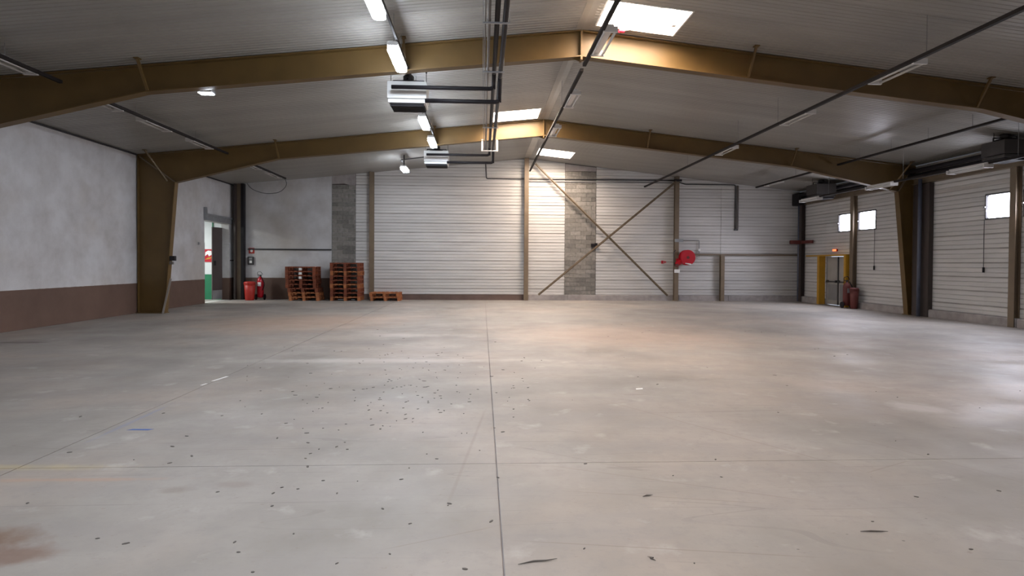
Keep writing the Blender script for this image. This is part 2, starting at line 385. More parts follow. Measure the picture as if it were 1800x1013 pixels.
def block(w): 
    k = ('b', round(w, 3))
    if k not in TR: TR[k] = MB().box(.007, w - .007, 0, .045, .007, .193, .008).mesh('concrete_block', BLOCK)
    return TR[k]
def blocks(x0, x1, z0, z1, half):
    n = int(round((z1 - z0) / .2))
    for k in range(n):
        z = z0 + k * .2; xs_ = [x0]; x = x0 + (.25 if (k + half) % 2 else .5)
        while x < x1 - .06: xs_.append(x); x += .5
        xs_.append(x1)
        for a, b in zip(xs_, xs_[1:]):
            inst('concrete_block', block(b - a), (a, YB - .012 + random.uniform(-.004, .004), z), wb)
blocks(-6.95, -5.88, .1, 5.3, 0)
blocks(3.87, 5.33, .26, 6.06, 1)
for xa, xb, za, zb in ((-6.95, -5.88, .1, 5.3), (3.87, 5.33, .26, 6.06)): obj('mortar_bed', MB().box(xa, xb, YB + .012, YB + .04, za, zb), MORTAR, wb)
o = obj('lintel_block', MB().prism([(3.87, 6.08), (5.33, 6.08), (5.33, 6.27), (3.87, 6.42)], 'y', YB, YB + .04), KERB, wb)
# kerbs and skirting along the walls
bb = obj('baseboard_back', MB().box(-5.88, 2.0, YB - .06, YB + .02, 0, .26), mat('brown_skirting', (.125, .08, .065), .7, var=.2)); bb['kind'] = 'structure'
for a, b in ((2.05, 4.0), (4.02, 9.3), (9.32, 11.7), (11.72, XR)):
    inst('kerb_block', MB().prism([(YB - .10, 0), (YB + .02, 0), (YB + .02, .26), (YB - .08, .26), (YB - .10, .24)], 'x', a, b).mesh('kerb_block', KERB), (0, 0, 0), bb)
# right wall
WZ0, WZ1 = 3.14, 3.90
wins = [(23.85, 24.85), (22.40, 23.50), (16.38, 17.38), (15.02, 16.10)]
RD = (24.05, 25.75, 0, 2.13)
holes = [(a, b, WZ0, WZ1) for a, b in wins] + [RD]
mb = MB()
for a, b, z0, z1 in rects_minus(YF, YB + .3, 0, ZE - .02, holes): mb.box(XR + .03, XR + .25, a, b, z0, z1)
wr = obj('wall_right', mb, KERB); wr['kind'] = 'structure'
for a, b in ((YF, 8.7), (8.7, 12.6), (12.6, 16.25), (16.25, 20.4), (20.4, 23.66), (23.66, YB)):
    a += .006; b -= .006
    for z in zs:
        z0, h = z, PP
        if z < .2: z0, h = .25, z + PP - .25
        if z0 > ZE - .08: continue
        h = min(h, ZE - .02 - z0)
        for p, q, c, d in rects_minus(a, b, z0, z0 + h, holes): tray_y(p, q, c, d - c, XR, wr)
br = bpy.data.objects.new('baseboard_right', None); C.objects.link(br); BASE[br.name] = Vector((0, 0, 0)); br['kind'] = 'structure'
for a, b in ((YF, 4.9), (4.92, 12.4), (12.42, 16.1), (16.12, 19.5), (20.6, 23.72), (25.98, YB - .1)):
    inst('kerb_block', MB().prism([(XR - .14, 0), (XR + .02, 0), (XR + .02, .26), (XR - .11, .26), (XR - .14, .23)], 'y', a, b).mesh('kerb_block', KERB), (0, 0, 0), br)
# windows
for i, (a, b) in enumerate(wins):
    t = thing('window_%d' % (i + 1), (XR, (a + b) / 2, WZ0), None, None); t['kind'] = 'structure'
    e = .035; mb = MB()
    mb.box(XR - .02, XR + .12, a, a + e, WZ0, WZ1); mb.box(XR - .02, XR + .12, b - e, b, WZ0, WZ1)
    mb.box(XR - .02, XR + .12, a + e, b - e, WZ0, WZ0 + e); mb.box(XR - .02, XR + .12, a + e, b - e, WZ1 - e, WZ1)
    obj('window_frame', mb, DARK, t)
    c = .05; a_, b_, p_, q_ = a + e, b - e, WZ0 + e, WZ1 - e
    obj('pane', MB().prism([(a_ + c, p_), (b_ - c, p_), (b_, p_ + c), (b_, q_ - c), (b_ - c, q_), (a_ + c, q_), (a_, q_ - c), (a_, p_ + c)], 'x', XR + .04, XR + .06), WINM, t)
    obj('latch', MB().box(XR - .05, XR, b - .03, b + .03, 3.5, 3.54), GALV, t)
# front wall (behind the camera) closes the hall; the loading door light stands in its opening
mb = MB()
mb.prism([(XL - .3, 0), (-.7, 0), (-.7, 4.8), (6.7, 4.8), (6.7, 0), (XR + .3, 0), (XR + .3, ZE), (XM, ZR + .1), (XL - .3, ZE)], 'y', YF - .3, YF)
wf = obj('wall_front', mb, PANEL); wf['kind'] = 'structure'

# ---------------------------------------------------------------- ceiling, ribbed sheets
sky = [(2.28, 3.92, 11.02, 12.24), (.30, 1.84, 18.83, 20.13), (2.36, 3.92, 25.25, 26.75)]
mb = MB()
for s in sky: pass
ce = bpy.data.objects.new('ceiling', None); C.objects.link(ce); BASE[ce.name] = Vector((0, 0, 0)); ce['kind'] = 'structure'
edges = sorted({*[float(k) for k in range(int(YF), 29)], *[v for s in sky for v in s[2:]]})
edges = [e for i, e in enumerate(edges) if e in {v for s in sky for v in s[2:]} or all(abs(e - v) > .28 for s in sky for v in s[2:])]
def sheet(x0, x1, y0, y1):
    w_ = y1 - y0; n = max(1, round(w_ / .125)); p = w_ / n; pr = [(0.0, .03), (0.0, -.0), (.006, -.014)]
    for k in range(n):
        o_ = k * p
        pr += [(o_ + .012, -.014 if k == 0 else 0.0)] if k == 0 else []
        pr += [(o_ + .02, -.0), (o_ + p * .62, 0.0), (o_ + p * .72, -.008), (o_ + p * .88, -.008), (o_ + p * .98, 0.0)]
    pr = sorted(pr[3:], key=lambda t: t[0]); pr = [(0.003, .03), (0.003, .012), (.012, .012), (.015, 0)] + [t for t in pr if .016 < t[0] < w_ - .004] + [(w_ - .003, 0), (w_ - .003, .03)]
    key = (round(x0, 3), round(x1, 3), round(w_, 3))
    if key not in TR:
        P = len(pr); vs = [(x, y, ceil(x) + d) for x in (x0, x1) for y, d in pr]
        fs = [(k, (k + 1) % P, (k + 1) % P + P, k + P) for k in range(P)] + [tuple(range(P)), tuple(range(2 * P - 1, P - 1, -1))]
        TR[key] = MB().add(vs, fs).mesh('ceiling_sheet', CEIL)
    inst('ceiling_sheet', TR[key], (0, y0, 0), ce)
for y0, y1 in zip(edges, edges[1:]):
    for x0, x1 in ((XL, XM), (XM, XR)):
        seg = [(x0, x1)]
        for s in sky:
            if s[2] < y0 + .01 + (y1 - y0) / 2 < s[3] and x0 <= s[0] and s[1] <= x1 + .01: seg = [(x0, s[0]), (s[1], x1)]
        for a, b in seg:
            if b - a > .02: sheet(a, b, y0, y1)
inst('ridge_cap', MB().prism([(XM - .13, ceil(XM - .13) - .014), (XM, ZR - .016), (XM + .13, ceil(XM + .13) - .014), (XM + .13, ceil(XM + .13) - .006), (XM, ZR - .006), (XM - .13, ceil(XM - .13) - .006)], 'y', YF, YB - .01).mesh('ridge_cap', CEIL), (0, 0, 0), ce)
# outer roof skin so no sky leaks in
o = MB()
for x0, x1 in ((XL - .4, XM), (XM, XR + .4)):
    for s in rects_minus(YF - .4, YB + .4, x0, x1, [(s[2], s[3], s[0], s[1]) for s in sky]):
        a, b, p, q = s
        z = lambda x: ceil(x) + .05
        o.add([(p, a, z(p)), (q, a, z(q)), (q, b, z(q)), (p, b, z(p)), (p, a, z(p) + .06), (q, a, z(q) + .06), (q, b, z(q) + .06), (p, b, z(p) + .06)],
              [(0, 1, 2, 3), (7, 6, 5, 4), (0, 4, 5, 1), (1, 5, 6, 2), (2, 6, 7, 3), (3, 7, 4, 0)])
inst('roof_skin', o.mesh('roof_skin', GREYM), (0, 0, 0), ce)
SKL = ['nearest blown-out rooflight, right of the ridge with an opening rod', 'middle rooflight left of the ridge just before the second frame', 'farthest small rooflight close to the back gable wall']
for i, (x0, x1, y0, y1) in enumerate(sky):
    t = thing('skylight', ((x0 + x1) / 2, (y0 + y1) / 2, ceil(x0)), SKL[i], 'skylight')
    zt = max(ceil(x0), ceil(x1)) + .30; mb = MB(); z0 = min(ceil(x0), ceil(x1)) - .02
    def wallp(xa, xb, ya, yb): 
        mb.add([(xa, ya, ceil(xa) - .012), (xb, ya, ceil(xb) - .012), (xb, yb, ceil(xb) - .012), (xa, yb, ceil(xa) - .012), (xa, ya, zt), (xb, ya, zt), (xb, yb, zt), (xa, yb, zt)],
               [(0, 3, 2, 1), (4, 5, 6, 7), (0, 1, 5, 4), (1, 2, 6, 5), (2, 3, 7, 6), (3, 0, 4, 7)])
    e = .03
    wallp(x0, x0 + e, y0, y1); wallp(x1 - e, x1, y0, y1); wallp(x0 + e, x1 - e, y0, y0 + e); wallp(x0 + e, x1 - e, y1 - e, y1)
    obj('curb', mb, WHITE, t)
    # domed translucent sheet
    nx = ny = 8; vs = []; fs = []
    for a in range(nx + 1):
        for b in range(ny + 1):
            uu, vv = a / nx * 2 - 1, b / ny * 2 - 1
            vs.append((x0 + (x1 - x0) * a / nx, y0 + (y1 - y0) * b / ny, zt + .001 + .16 * (1 - uu ** 4) * (1 - vv ** 4)))
    for a in range(nx):
        for b in range(ny): k = a * (ny + 1) + b; fs.append((k, k + 1, k + ny + 2, k + ny + 1))
    obj('dome', MB().add(vs, fs), SKYM, t)
    zc = ceil((x0 + x1) / 2)
    if i == 0:
        obj('hinge_bar', MB().bar((x0 + .45, y0 + .35, zc + .12), (x1 - .1, y0 + .42, zc + .14), .03), GALV, t)
        obj('opening_rod', MB().tube([(x0 + .55, y1 - .1, zc - .05), (x1 - .12, y1 - .35, zc + .02)], .010, 8), PIPEB, t)
        obj('motor', MB().tube([(x0 + .47, y1 - .12, zc - .06), (x0 + .58, y1 - .10, zc - .06)], .035, 8), RED, t)
        obj('bracket', MB().box(x1 - .16, x1 - .08, y1 - .42, y1 - .34, zc - .04, zc + .04), PIPEB, t)

# ---------------------------------------------------------------- portal frames
def ibeam(mb_w, mb_f, top, bot, y, web=.012, fl=.10, ft=.02):
    pass
def frame(y, label, base_only=False):
    t = thing('portal_frame', ((XL + XR) / 2, y, 0), label, 'steel frame', 'tapered portal frames')
    D, W = .53, .11; g = .03
    for sgn in (-1, 1):
        X = lambda d: XM + sgn * d * ((XM - XL) if sgn < 0 else (XR - XM)) / 13.3   # d: distance from ridge on a 13.3 half span
        def P(d, z): return (X(d), z)
        zt = lambda d: ceil(X(d)) - g
        do, db, dk, dh = (13.27, 12.42, 12.08, 8.8) if sgn < 0 else (13.27, 13.08, 12.66, 8.9)
        zk = 4.34; zh = zt(dh) - D
        # column web
        m_ = MB(); m_.prism([P(do - .02, .02), P(db + .02, .02), P(dk + .01, zk), P(do - .02, zt(do - .02) - .02)], 'y', y - .008, y + .008)
        def flange(a, b, th=.024):
            a = Vector((a[0], y, a[1])); b = Vector((b[0], y, b[1])); m_.bar(a, b, W * 2, th, up=(0, 0, 1)) if abs((b - a).z) < abs((b - a).x) else m_.bar(a, b, th, W * 2, up=(0, 1, 0))
        flange(P(do - .01, .02), P(do - .01, zt(do) - .01)); flange(P(db, .02), P(dk, zk))
        m_.box(min(X(do), X(db)) - .03, max(X(do), X(db)) + .03, y - .16, y + .16, 0, .025)
        obj('column', m_, BEAM, t)
        m_ = MB(); m_.prism([P(do - .04, zt(do - .04) - .02), P(dk + .01, zk), P(dh, zh), P(0, zt(0) - D), P(0, zt(0) - .01)], 'y', y - .008, y + .008)
        flange(P(do, zt(do)), P(.01, zt(0))); flange(P(dk, zk), P(dh, zh)); flange(P(dh, zh), P(.01, zt(.01) - D))
        obj('rafter', m_, BEAM, t)
        a, b = P(do - .06, zt(do) - .06), P(dk, zk)
        m_ = MB(); m_.bar((a[0], y, a[1]), (b[0], y, b[1]), W * 1.9, .03); obj('knee_plate', m_, POST, t)
        for d in (8.75, 3.62) + ((12.5,) if True else ()):
            zb = zt(d) - D if d < dh + .1 else zk + .02
            if d > 12: a, b = (X(12.75), y - .62, ceil(X(12.75)) - .02), (X(12.33), y - .09, zk + .03)
            else: a, b = (X(d), y - .45, ceil(X(d)) - .02), (X(d) , y - .09, zb + .02)
            m_ = MB().bar(a, b, .045, .045); m_.box(a[0] - .05, a[0] + .05, a[1] - .06, a[1] + .06, a[2] - .012, a[2] + .008)
            obj('fly_brace', m_, BEAM, t)
    m_ = MB().box(XM - .02, XM + .02, y - .11, y + .11, ZR - .58 - .06, ZR - g - .01)
    m_.prism([(XM - .22, ZR - g - D - .02), (XM, ZR - g - D - .10), (XM + .22, ZR - g - D - .02)], 'y', y - .008, y + .008)
    obj('apex_plate', m_, BEAM, t)
    return t
frame(12.6, 'nearest mustard brown steel portal frame, spanning the hall under the first rooflight')
frame(20.4, 'second mustard brown steel portal frame, whose tapered left column stands by the doorway')

# ---------------------------------------------------------------- posts and braces of the back and right wall
def hpost(x, y, z1, name='wall_post', label=None, m=POST, w=.10, d=.09, horiz='x', z0=0):
    t = MB()
    if horiz == 'x':
        t.box(x - w, x + w, y - d, y - d + .014, z0, z1); t.box(x - w, x + w, y + d - .014, y + d, z0, z1); t.box(x - .008, x + .008, y - d + .014, y + d - .014, z0, z1)
    else:
        t.box(x - d, x - d + .014, y - w, y + w, z0, z1); t.box(x + d - .014, x + d, y - w, y + w, z0, z1); t.box(x - d + .014, x + d - .014, y - .008, y + .008, z0, z1)
    o = obj(name, t, m, None, (x, y, 0)); return tag(o, label, 'post')
PZ = YB - .19
hpost(-5.1, PZ, ceil(-5.1) - .02, label='brown steel wall post right of the tall pallet stack')
hpost(2.03, PZ, ceil(2.03) - .03, label='brown steel wall post under the ridge, left of the crossed braces')
hpost(9.13, PZ, ceil(9.13) - .02, label='brown steel wall post carrying the red hose reel')
hpost(11.35, PZ, 2.19, label='short brown post under the low rail in the right part of the back wall', w=.09)
RZ = XR - .10
hpost(RZ, 23.66, 4.60, label='brown wall post between the two far windows', horiz='y')
hpost(RZ, 16.25, 4.55, label='brown wall post between the two windows at the right picture edge', horiz='y')
hpost(RZ - .02, 27.55, 4.6, label='brown corner post behind the blue-grey downpipe', horiz='y', m=DARKB)
t = thing('corner_column', (-11.1, 27.85, 0), 'brown and black steel column in the far left corner', 'column')
obj('flange', MB().box(-11.24, -11.16, 27.6, 27.9, 0, ceil(-11.2) - .02), DARKB, t)
obj('web', MB().box(-11.16, -10.98, 27.78, 27.9, 0, ceil(-11.1) - .02), POST, t)
obj('cable_duct', MB().box(-10.97, -10.84, 27.72, 27.95, 0, ceil(-10.9) - .03), BLACK, t)
def angle_bar(name, a, b, wd, m, label, cat):
    o = MB(); o.bar(a, b, .012, wd, up=(0, 1, 0)) if False else o.bar(a, b, wd, .012, up=(0, 1, 0)); o.bar(Vector(a) + Vector((0, -.03, 0)), Vector(b) + Vector((0, -.03, 0)), .012, .06, up=(0, 1, 0))
    o = obj(name, o, m, None, a); return tag(o, label, cat)
angle_bar('diagonal_brace', (2.42, YB - .30, 6.35), (8.71, YB - .30, .25), .10, POST, 'brown diagonal brace falling from the ridge to the foot of the hose reel post', 'brace')
angle_bar('diagonal_brace', (9.06, YB - .36, 5.62), (2.6, YB - .36, .27), .10, POST, 'brown diagonal brace rising from the middle post foot to upper right', 'brace')
def rail(pts, rad, m, name, label, cat, n=8, br=.08):
    o = obj(name, MB().tube(bend(pts, br) if len(pts) > 2 else pts, rad, n), m, None, pts[0], sm=True); return tag(o, label, cat)
o = obj('wall_rail', MB().box(-10.75, -6.97, YB - .05, YB - .005, 2.27, 2.33), DARK, None, (-8.9, YB, 2.3)); tag(o, 'thin dark rail across the rendered wall above the short pallet stack', 'rail')
o = obj('wall_rail', MB().box(9.75, XR - .1, YB - .10, YB - .012, 2.17, 2.24), POST, None, (12, YB, 2.2)); tag(o, 'low brown rail running from the hose reel to the right corner', 'rail')
# eave beam and black duct along the right wall
t = thing('eave_beam', (XR - .1, 20, 4.6), 'brown beam along the top of the right-hand wall above the windows', 'beam')
for a, b in ((8, 12.45), (12.75, 20.25), (20.55, YB - .75)):
    obj('beam_length', MB().box(XR - .20, XR - .01, a, b, 4.56, 4.58).box(XR - .20, XR - .01, a, b, 4.74, 4.76).box(XR - .12, XR - .10, a, b, 4.58, 4.74), POST, t)
for z, x, lb in ((4.98, 14.78, 'upper black pipe under the right eave, behind the dark unit heaters'), (4.84, 14.92, 'lower black pipe under the right eave, nearer the wall')):
    t = thing('heating_pipe', (x, 20, z), lb, 'pipe')
    for a, b in ((8.0, 12.46), (12.74, 20.26), (20.54, 27.25)): obj('pipe_length', MB().tube([(x, a, z), (x, b, z)], .075, 10), BLACK, t, sm=True)
# shade of the second frame's right column built as a dark panel; pipes
o = obj('column_shade_panel', MB().prism([(XR - .17, 19.45), (XR - .01, 19.45), (XR - .01, 20.2), (XR - .17, 20.2)], 'z', 0, 4.54), DARKB, None, (XR, 19.8, 0)); tag(o, 'dark brown panel standing for shade beside the right column of the second frame', 'cover')
rail([(XR - .27, 19.75, 0), (XR - .27, 19.75, 4.7)], .06, BLUEG, 'downpipe', 'dark blue-grey downpipe beside the right column of the second frame', 'pipe')
rail([(XR - .16, YB - .28, 0), (XR - .16, YB - .28, 4.75)], .075, BLUEG, 'downpipe', 'blue-grey downpipe in the far right corner', 'pipe')
o = obj('junction_duct', MB().box(XR - .42, XR - .02, YB - .7, YB - .06, 4.55, 5.12, .03), BLACK, None, (XR, YB, 4.8)); tag(o, 'black box at the top of the far right corner column', 'box')
t = thing('red_bracket', (15.0, 27.4, 2.75), 'dark red horizontal bracket clasping the far right corner pipe', 'bracket')
obj('bar', MB().box(14.5, 15.1, 27.5, 27.60, 2.72, 2.90, .03), REDD, t)
obj('return_bar', MB().box(15.0, 15.1, 26.6, 27.5, 2.74, 2.88), REDD, t)

# ---------------------------------------------------------------- doors
t = thing('door_1', (XL, 26.3, 0), None, None); t['kind'] = 'structure'
o = obj('sliding_track', MB().box(XL, XL + .10, 25.1, 27.95, 3.62, 3.70).box(XL, XL + .05, 25.1, 27.75, 3.42, 3.62), GALV, t)
obj('track_stop', MB().box(XL, XL + .12, 25.06, 25.14, 3.42, 3.95), GALV, t)
lf = obj('door_leaf', MB().prism([(XL - .29, 27.48), (XL - .33, 27.50), (XL - .485, 26.86), (XL - .445, 26.84)], 'z', .05, 3.24), DOORB, t)
obj('door_handle', MB().box(XL - .43, XL - .36, 26.95, 27.03, 1.55, 1.75), BLACK, lf)
obj('kick_plate', MB().prism([(XL - .285, 27.44), (XL - .29, 27.46), (XL - .435, 26.85), (XL - .43, 26.83)], 'z', .05, .45), GREYM, lf)
obj('threshold', MB().box(XL - .35, XL + .02, DOOR[0], DOOR[1], 0, .012), mat('pale_threshold', (.48, .47, .44), .8), t)
obj('latch_bar', MB().box(XL, XL + .06, 27.60, 27.95, 1.76, 1.80), BLACK, t)
# the neighbouring room seen through it
nr = MB().box(-17.5, XL - .35, YB - .25, YB + .1, 0, 3.9).box(-17.6, -17.5, 21.8, YB + .1, 0, 3.9).box(-17.5, XL - .35, 21.7, 21.8, 0, 3.9).box(-17.5, XL - .35, 21.8, YB, 3.9, 4.0)
o = obj('wall_neighbour_room', nr, NEXT); o['kind'] = 'structure'
o = obj('floor_neighbour_room', MB().box(-17.5, XL - .35, 21.8, YB, -.1, 0), FLOOR); o['kind'] = 'structure'
o = obj('trim_1', MB().box(-17.5, XL - .36, YB - .262, YB - .25, 0, 1.14), GREEN); o['kind'] = 'structure'
o = obj('trim_2', MB().box(-12.24, -12.19, YB - .30, YB - .25, 3.1, 3.9), GREEN); o['kind'] = 'structure'
t = thing('wall_poster', (-12.6, YB - .27, 1.95), 'red poster with white and yellow shapes on the wall seen through the left doorway', 'poster')
obj('sheet', MB().box(-12.62, -12.1, YB - .275, YB - .262, 1.70, 2.28), RED, t)
obj('white_print', MB().prism([(-12.56, 1.96), (-12.44, 2.06), (-12.38, 1.96), (-12.26, 2.03), (-12.28, 2.2), (-12.42, 2.22), (-12.54, 2.14)], 'y', YB - .278, YB - .275), WHITE, t)
obj('yellow_print', MB().prism([(-12.58, 1.80), (-12.34, 1.84), (-12.24, 1.92), (-12.42, 1.90)], 'y', YB - .278, YB - .275), YEL, t)
area('neighbour_room_light', (-14.2, 25.0, 3.85), 1.6, 1.2, 300, (.95, 1, 1))
# emergency exit in the right wall
t = thing('door_2', (XR, 24.9, 0), None, None); t['kind'] = 'structure'
for k, (a, b) in enumerate(((24.07, 24.895), (24.905, 25.73))):
    lf = obj('door_leaf', MB().box(XR + .06, XR + .11, a, b, .02, 2.10), DOORW, t)
    c = a + .12
    obj('upper_panel', MB().box(XR + .045, XR + .06, a + .10, b - .10, 1.16, 1.98), DOORW, lf)
    obj('lower_glass', MB().box(XR + .045, XR + .06, a + .10, b - .10, .22, .90), GREYM, lf)
    obj('push_bar', MB().bar((XR - .02, a + .05, 1.02), (XR - .02, b - .05, 1.02), .05).box(XR - .03, XR + .06, a + .06, a + .12, .98, 1.08).box(XR - .03, XR + .06, b - .12, b - .06, .98, 1.08), DARK, lf)
obj('closing_strip', MB().box(XR + .03, XR + .06, 24.87, 24.93, .02, 2.1), DARK, t)
t = thing('door_guard', (XR - .15, 24.9, 0), 'yellow steel guard frame around the emergency exit', 'guard frame')
obj('post', MB().box(XR - .28, XR - .005, 25.80, 25.96, 0, 2.19), YEL, t)
obj('post', MB().box(XR - .28, XR - .005, 23.88, 24.00, 0, 2.19), YEL, t)
obj('head_rail', MB().box(XR - .28, XR - .005, 24.00, 25.80, 2.13, 2.19), YEL, t)
obj('side_rail', MB().box(XR - .06, XR - .005, 25.96, 27.3, 2.13, 2.19), YEL, t)
t = thing('exit_lamp', (XR - .05, 25.0, 2.36), 'small glowing orange-red lamp above the emergency exit', 'lamp')
obj('housing', MB().box(XR - .06, XR - .002, 24.86, 25.14, 2.33, 2.43), ORED, t)
obj('diffuser', MB().box(XR - .10, XR - .06, 24.90, 25.10, 2.34, 2.42), EXITM, t)

# ---------------------------------------------------------------- fire fighting gear
def disc_y(mb, x, y0, y1, z, r, n=24):
    return mb.prism([(x + r * math.cos(2 * math.pi * k / n), z + r * math.sin(2 * math.pi * k / n)) for k in range(n)], 'y', y0, y1)
t = thing('hose_reel', (9.6, YB - .4, 2.05), 'round red fire hose reel on the back wall', 'hose reel')
yy = YB - .52
obj('front_disc', disc_y(disc_y(MB(), 9.58, yy - .02, yy, 2.05, .36, 32), 9.58, yy - .035, yy - .02, 2.05, .33, 32), RED, t)
obj('back_disc', disc_y(MB(), 9.58, yy + .24, yy + .26, 2.05, .36, 32), RED, t)
obj('hose', MB().tube([(9.58 + .24 * math.cos(k * .5), yy + .03 + .19 * k / 70, 2.05 + .24 * math.sin(k * .5)) for k in range(71)], .035, 8), RED, t, sm=True)
obj('hub', disc_y(MB(), 9.58, yy - .06, yy + .4, 2.05, .07, 16), REDD, t)
obj('arm', MB().bar((9.2, YB - .28, 1.84), (9.58, yy + .32, 2.05), .05).box(9.1, 9.28, YB - .32, YB - .28, 1.7, 2.0), RED, t)
obj('nozzle', MB().tube([(9.45, yy - .05, 1.78), (9.72, yy - .05, 1.73)], [.02, .04], 8), WHITE, t)
obj('valve_body', MB().tube([(9.08, YB - .34, 1.72), (9.36, YB - .34, 1.86)], [.10, .12], 12), RED, t)
obj('valve_wheel', disc_y(MB(), 9.10, YB - .46, YB - .42, 1.68, .08, 14), REDD, t)
obj('supply_pipe', MB().tube(bend([(9.0, YB - .34, 1.66), (8.98, YB - .34, 1.9), (8.98, YB - .34, 2.3), (9.06, YB - .34, 2.4)], .05), .022, 8), DARK, t)
o = obj('notice', MB().box(9.02, 9.28, YB - .31, YB - .295, 1.33, 1.49), WHITE, None, (9.12, YB - .3, 1.4)); tag(o, 'small white notice on the post under the hose reel', 'notice')
t = thing('fire_alarm_point', (8.57, YB - .02, 1.82), 'small red bracket on the back wall left of the hose reel post', 'bracket')
obj('plate', MB().box(8.48, 8.56, YB - .03, YB - .003, 1.76, 1.90), RED, t)
obj('arm', MB().bar((8.56, YB - .03, 1.88), (8.68, YB - .12, 1.84), .03).bar((8.56, YB - .03, 1.78), (8.68, YB - .12, 1.83), .03), RED, t)
t = thing('cable_box', (9.2, YB - .3, 2.85), 'grey junction box on the post above the hose reel with a bent conduit', 'junction box')
obj('box', MB().box(9.02, 9.42, YB - .34, YB - .28, 2.78, 2.92), GALV, t)
obj('conduit', MB().tube(bend([(9.42, YB - .30, 2.87), (10.28, YB - .06, 2.87), (10.28, YB - .06, 2.05)], .05), .018, 8), GREYM, t)
obj('valve', disc_y(MB(), 10.28, YB - .12, YB - .04, 2.42, .06, 12), WHITE, t)
o = obj('wall_box', MB().box(5.10, 5.32, YB - .10, YB - .012, 2.52, 2.68, .02).box(5.26, 5.4, YB - .14, YB - .08, 2.58, 2.70, .02), BLACK, None, (5.2, YB, 2.6)); tag(o, 'small black box on the right edge of the middle block strip', 'box')
def extinguisher(loc, lab_b, lab_e, dx, dy, dark, k=1):
    x, y = loc; m1 = ORED if not dark else REDD
    t = thing('sand_bin', (x, y, 0), lab_b, 'bin')
    obj('drum', MB().tube([(x, y, 0), (x, y, .03), (x, y, .40), (x, y, .74)], [.17 * k, .19 * k, .215 * k, .235 * k], 20), m1, t, sm=True)
    obj('lid', MB().tube([(x, y, .74), (x, y, .79), (x, y, .84)], [.25 * k, .25 * k, .20 * k], 20), m1, t, sm=True)
    obj('rim', MB().tube([(x, y, .70), (x, y, .74)], [.245 * k, .25 * k], 20), m1, t)
    x += dx; y += dy
    t = thing('wheeled_extinguisher', (x, y, 0), lab_e, 'extinguisher')
    mr = RED if not dark else REDD
    obj('cylinder', MB().tube([(x, y, .10), (x, y, .14), (x, y, .85), (x, y, .96), (x, y, 1.02), (x, y, 1.06)], [.10, .145, .145, .12, .06, .04], 18), mr, t, sm=True)
    obj('head', MB().tube([(x, y, 1.06), (x, y, 1.12)], .045, 10).bar((x - .12, y, 1.12), (x + .06, y, 1.12), .03), DARK, t)
    for s in (-1, 1): obj('wheel', MB().prism([(y + .13 * math.cos(k * .393), .13 + .13 * math.sin(k * .393)) for k in range(16)], 'x', x + s * .19 - .02, x + s * .19 + .02), BLACK, t)
    obj('handle', MB().tube(bend([(x - .09, y + .05, 1.0), (x - .14, y - .02, 1.25), (x + .02, y - .04, 1.29), (x + .1, y, 1.15)], .06), .014, 8), GREYM if not dark else BLACK, t, sm=True)
    obj('hose', MB().tube([(x + .04 + .16 * math.sin(k / 12 * math.pi), y - .08, 1.08 - .75 * k / 12) for k in range(13)], .018, 8), BLACK, t, sm=True)
    obj('instruction_label', MB().box(x - .07, x + .07, y - .152, y - .143, .62, .80), WHITE if not dark else GREYM, t)
extinguisher((-10.38, 27.22), 'bright orange-red sand bin standing in the far left corner', 'red wheeled fire extinguisher with hose behind the orange-red bin', .33, .38, False)
extinguisher((14.85, 23.16), 'dark red bin standing by the right post of the emergency exit', 'dark red fire extinguisher with handle by the emergency exit', -.08, .36, True, .7)
t = thing('safety_sign', (-10.6, YB - .01, 2.2), 'small orange-red square safety sign high on the wall in the left corner', 'sign')
obj('plate', MB().box(-10.72, -10.46, YB - .015, YB - .001, 2.10, 2.36), ORED, t)
obj('pictogram', disc_y(MB(), -10.59, YB - .018, YB - .015, 2.22, .06, 12), WHITE, t)
t = thing('call_point', (-10.6, YB - .05, 1.75), 'dark wall box with a pale panel below the orange safety sign', 'box')
obj('housing', MB().box(-10.74, -10.48, YB - .08, YB - .001, 1.58, 1.95, .02), DARK, t)
obj('panel', MB().box(-10.66, -10.55, YB - .085, YB - .08, 1.66, 1.78), WHITE, t)
obj('window', MB().box(-10.68, -10.54, YB - .085, YB - .08, 1.82, 1.91), GREYM, t)
t = thing('switch_box', (-10.25, 20.34, 1.75), 'small black switch box on the left column of the second frame', 'switch')
obj('box', MB().box(-10.33, -10.17, 20.28, 20.40, 1.74, 1.90), BLACK, t); obj('socket', MB().box(-10.35, -10.25, 20.30, 20.40, 1.62, 1.71), PIPEB, t)
o = obj('wall_switch', MB().box(XL - .0, XL + .04, 24.55, 24.65, 2.40, 2.50), GREYM, None, (XL, 24.6, 2.45)); tag(o, 'tiny grey fitting on the left wall before the doorway', 'fitting')
o = obj('lit_flange_strip', MB().bar((-10.47, 20.12, 0.0), (-10.27, 20.24, 1.15), .06, .02, up=(0, 1, 0)), mat('lit_flange_tone', (.28, .25, .22), .6), None, (-10.47, 20.12, 0)); tag(o, 'pale strip standing for the lit flange foot of the second frame left column', 'strip')  # pale strip stands in for light on the column flange

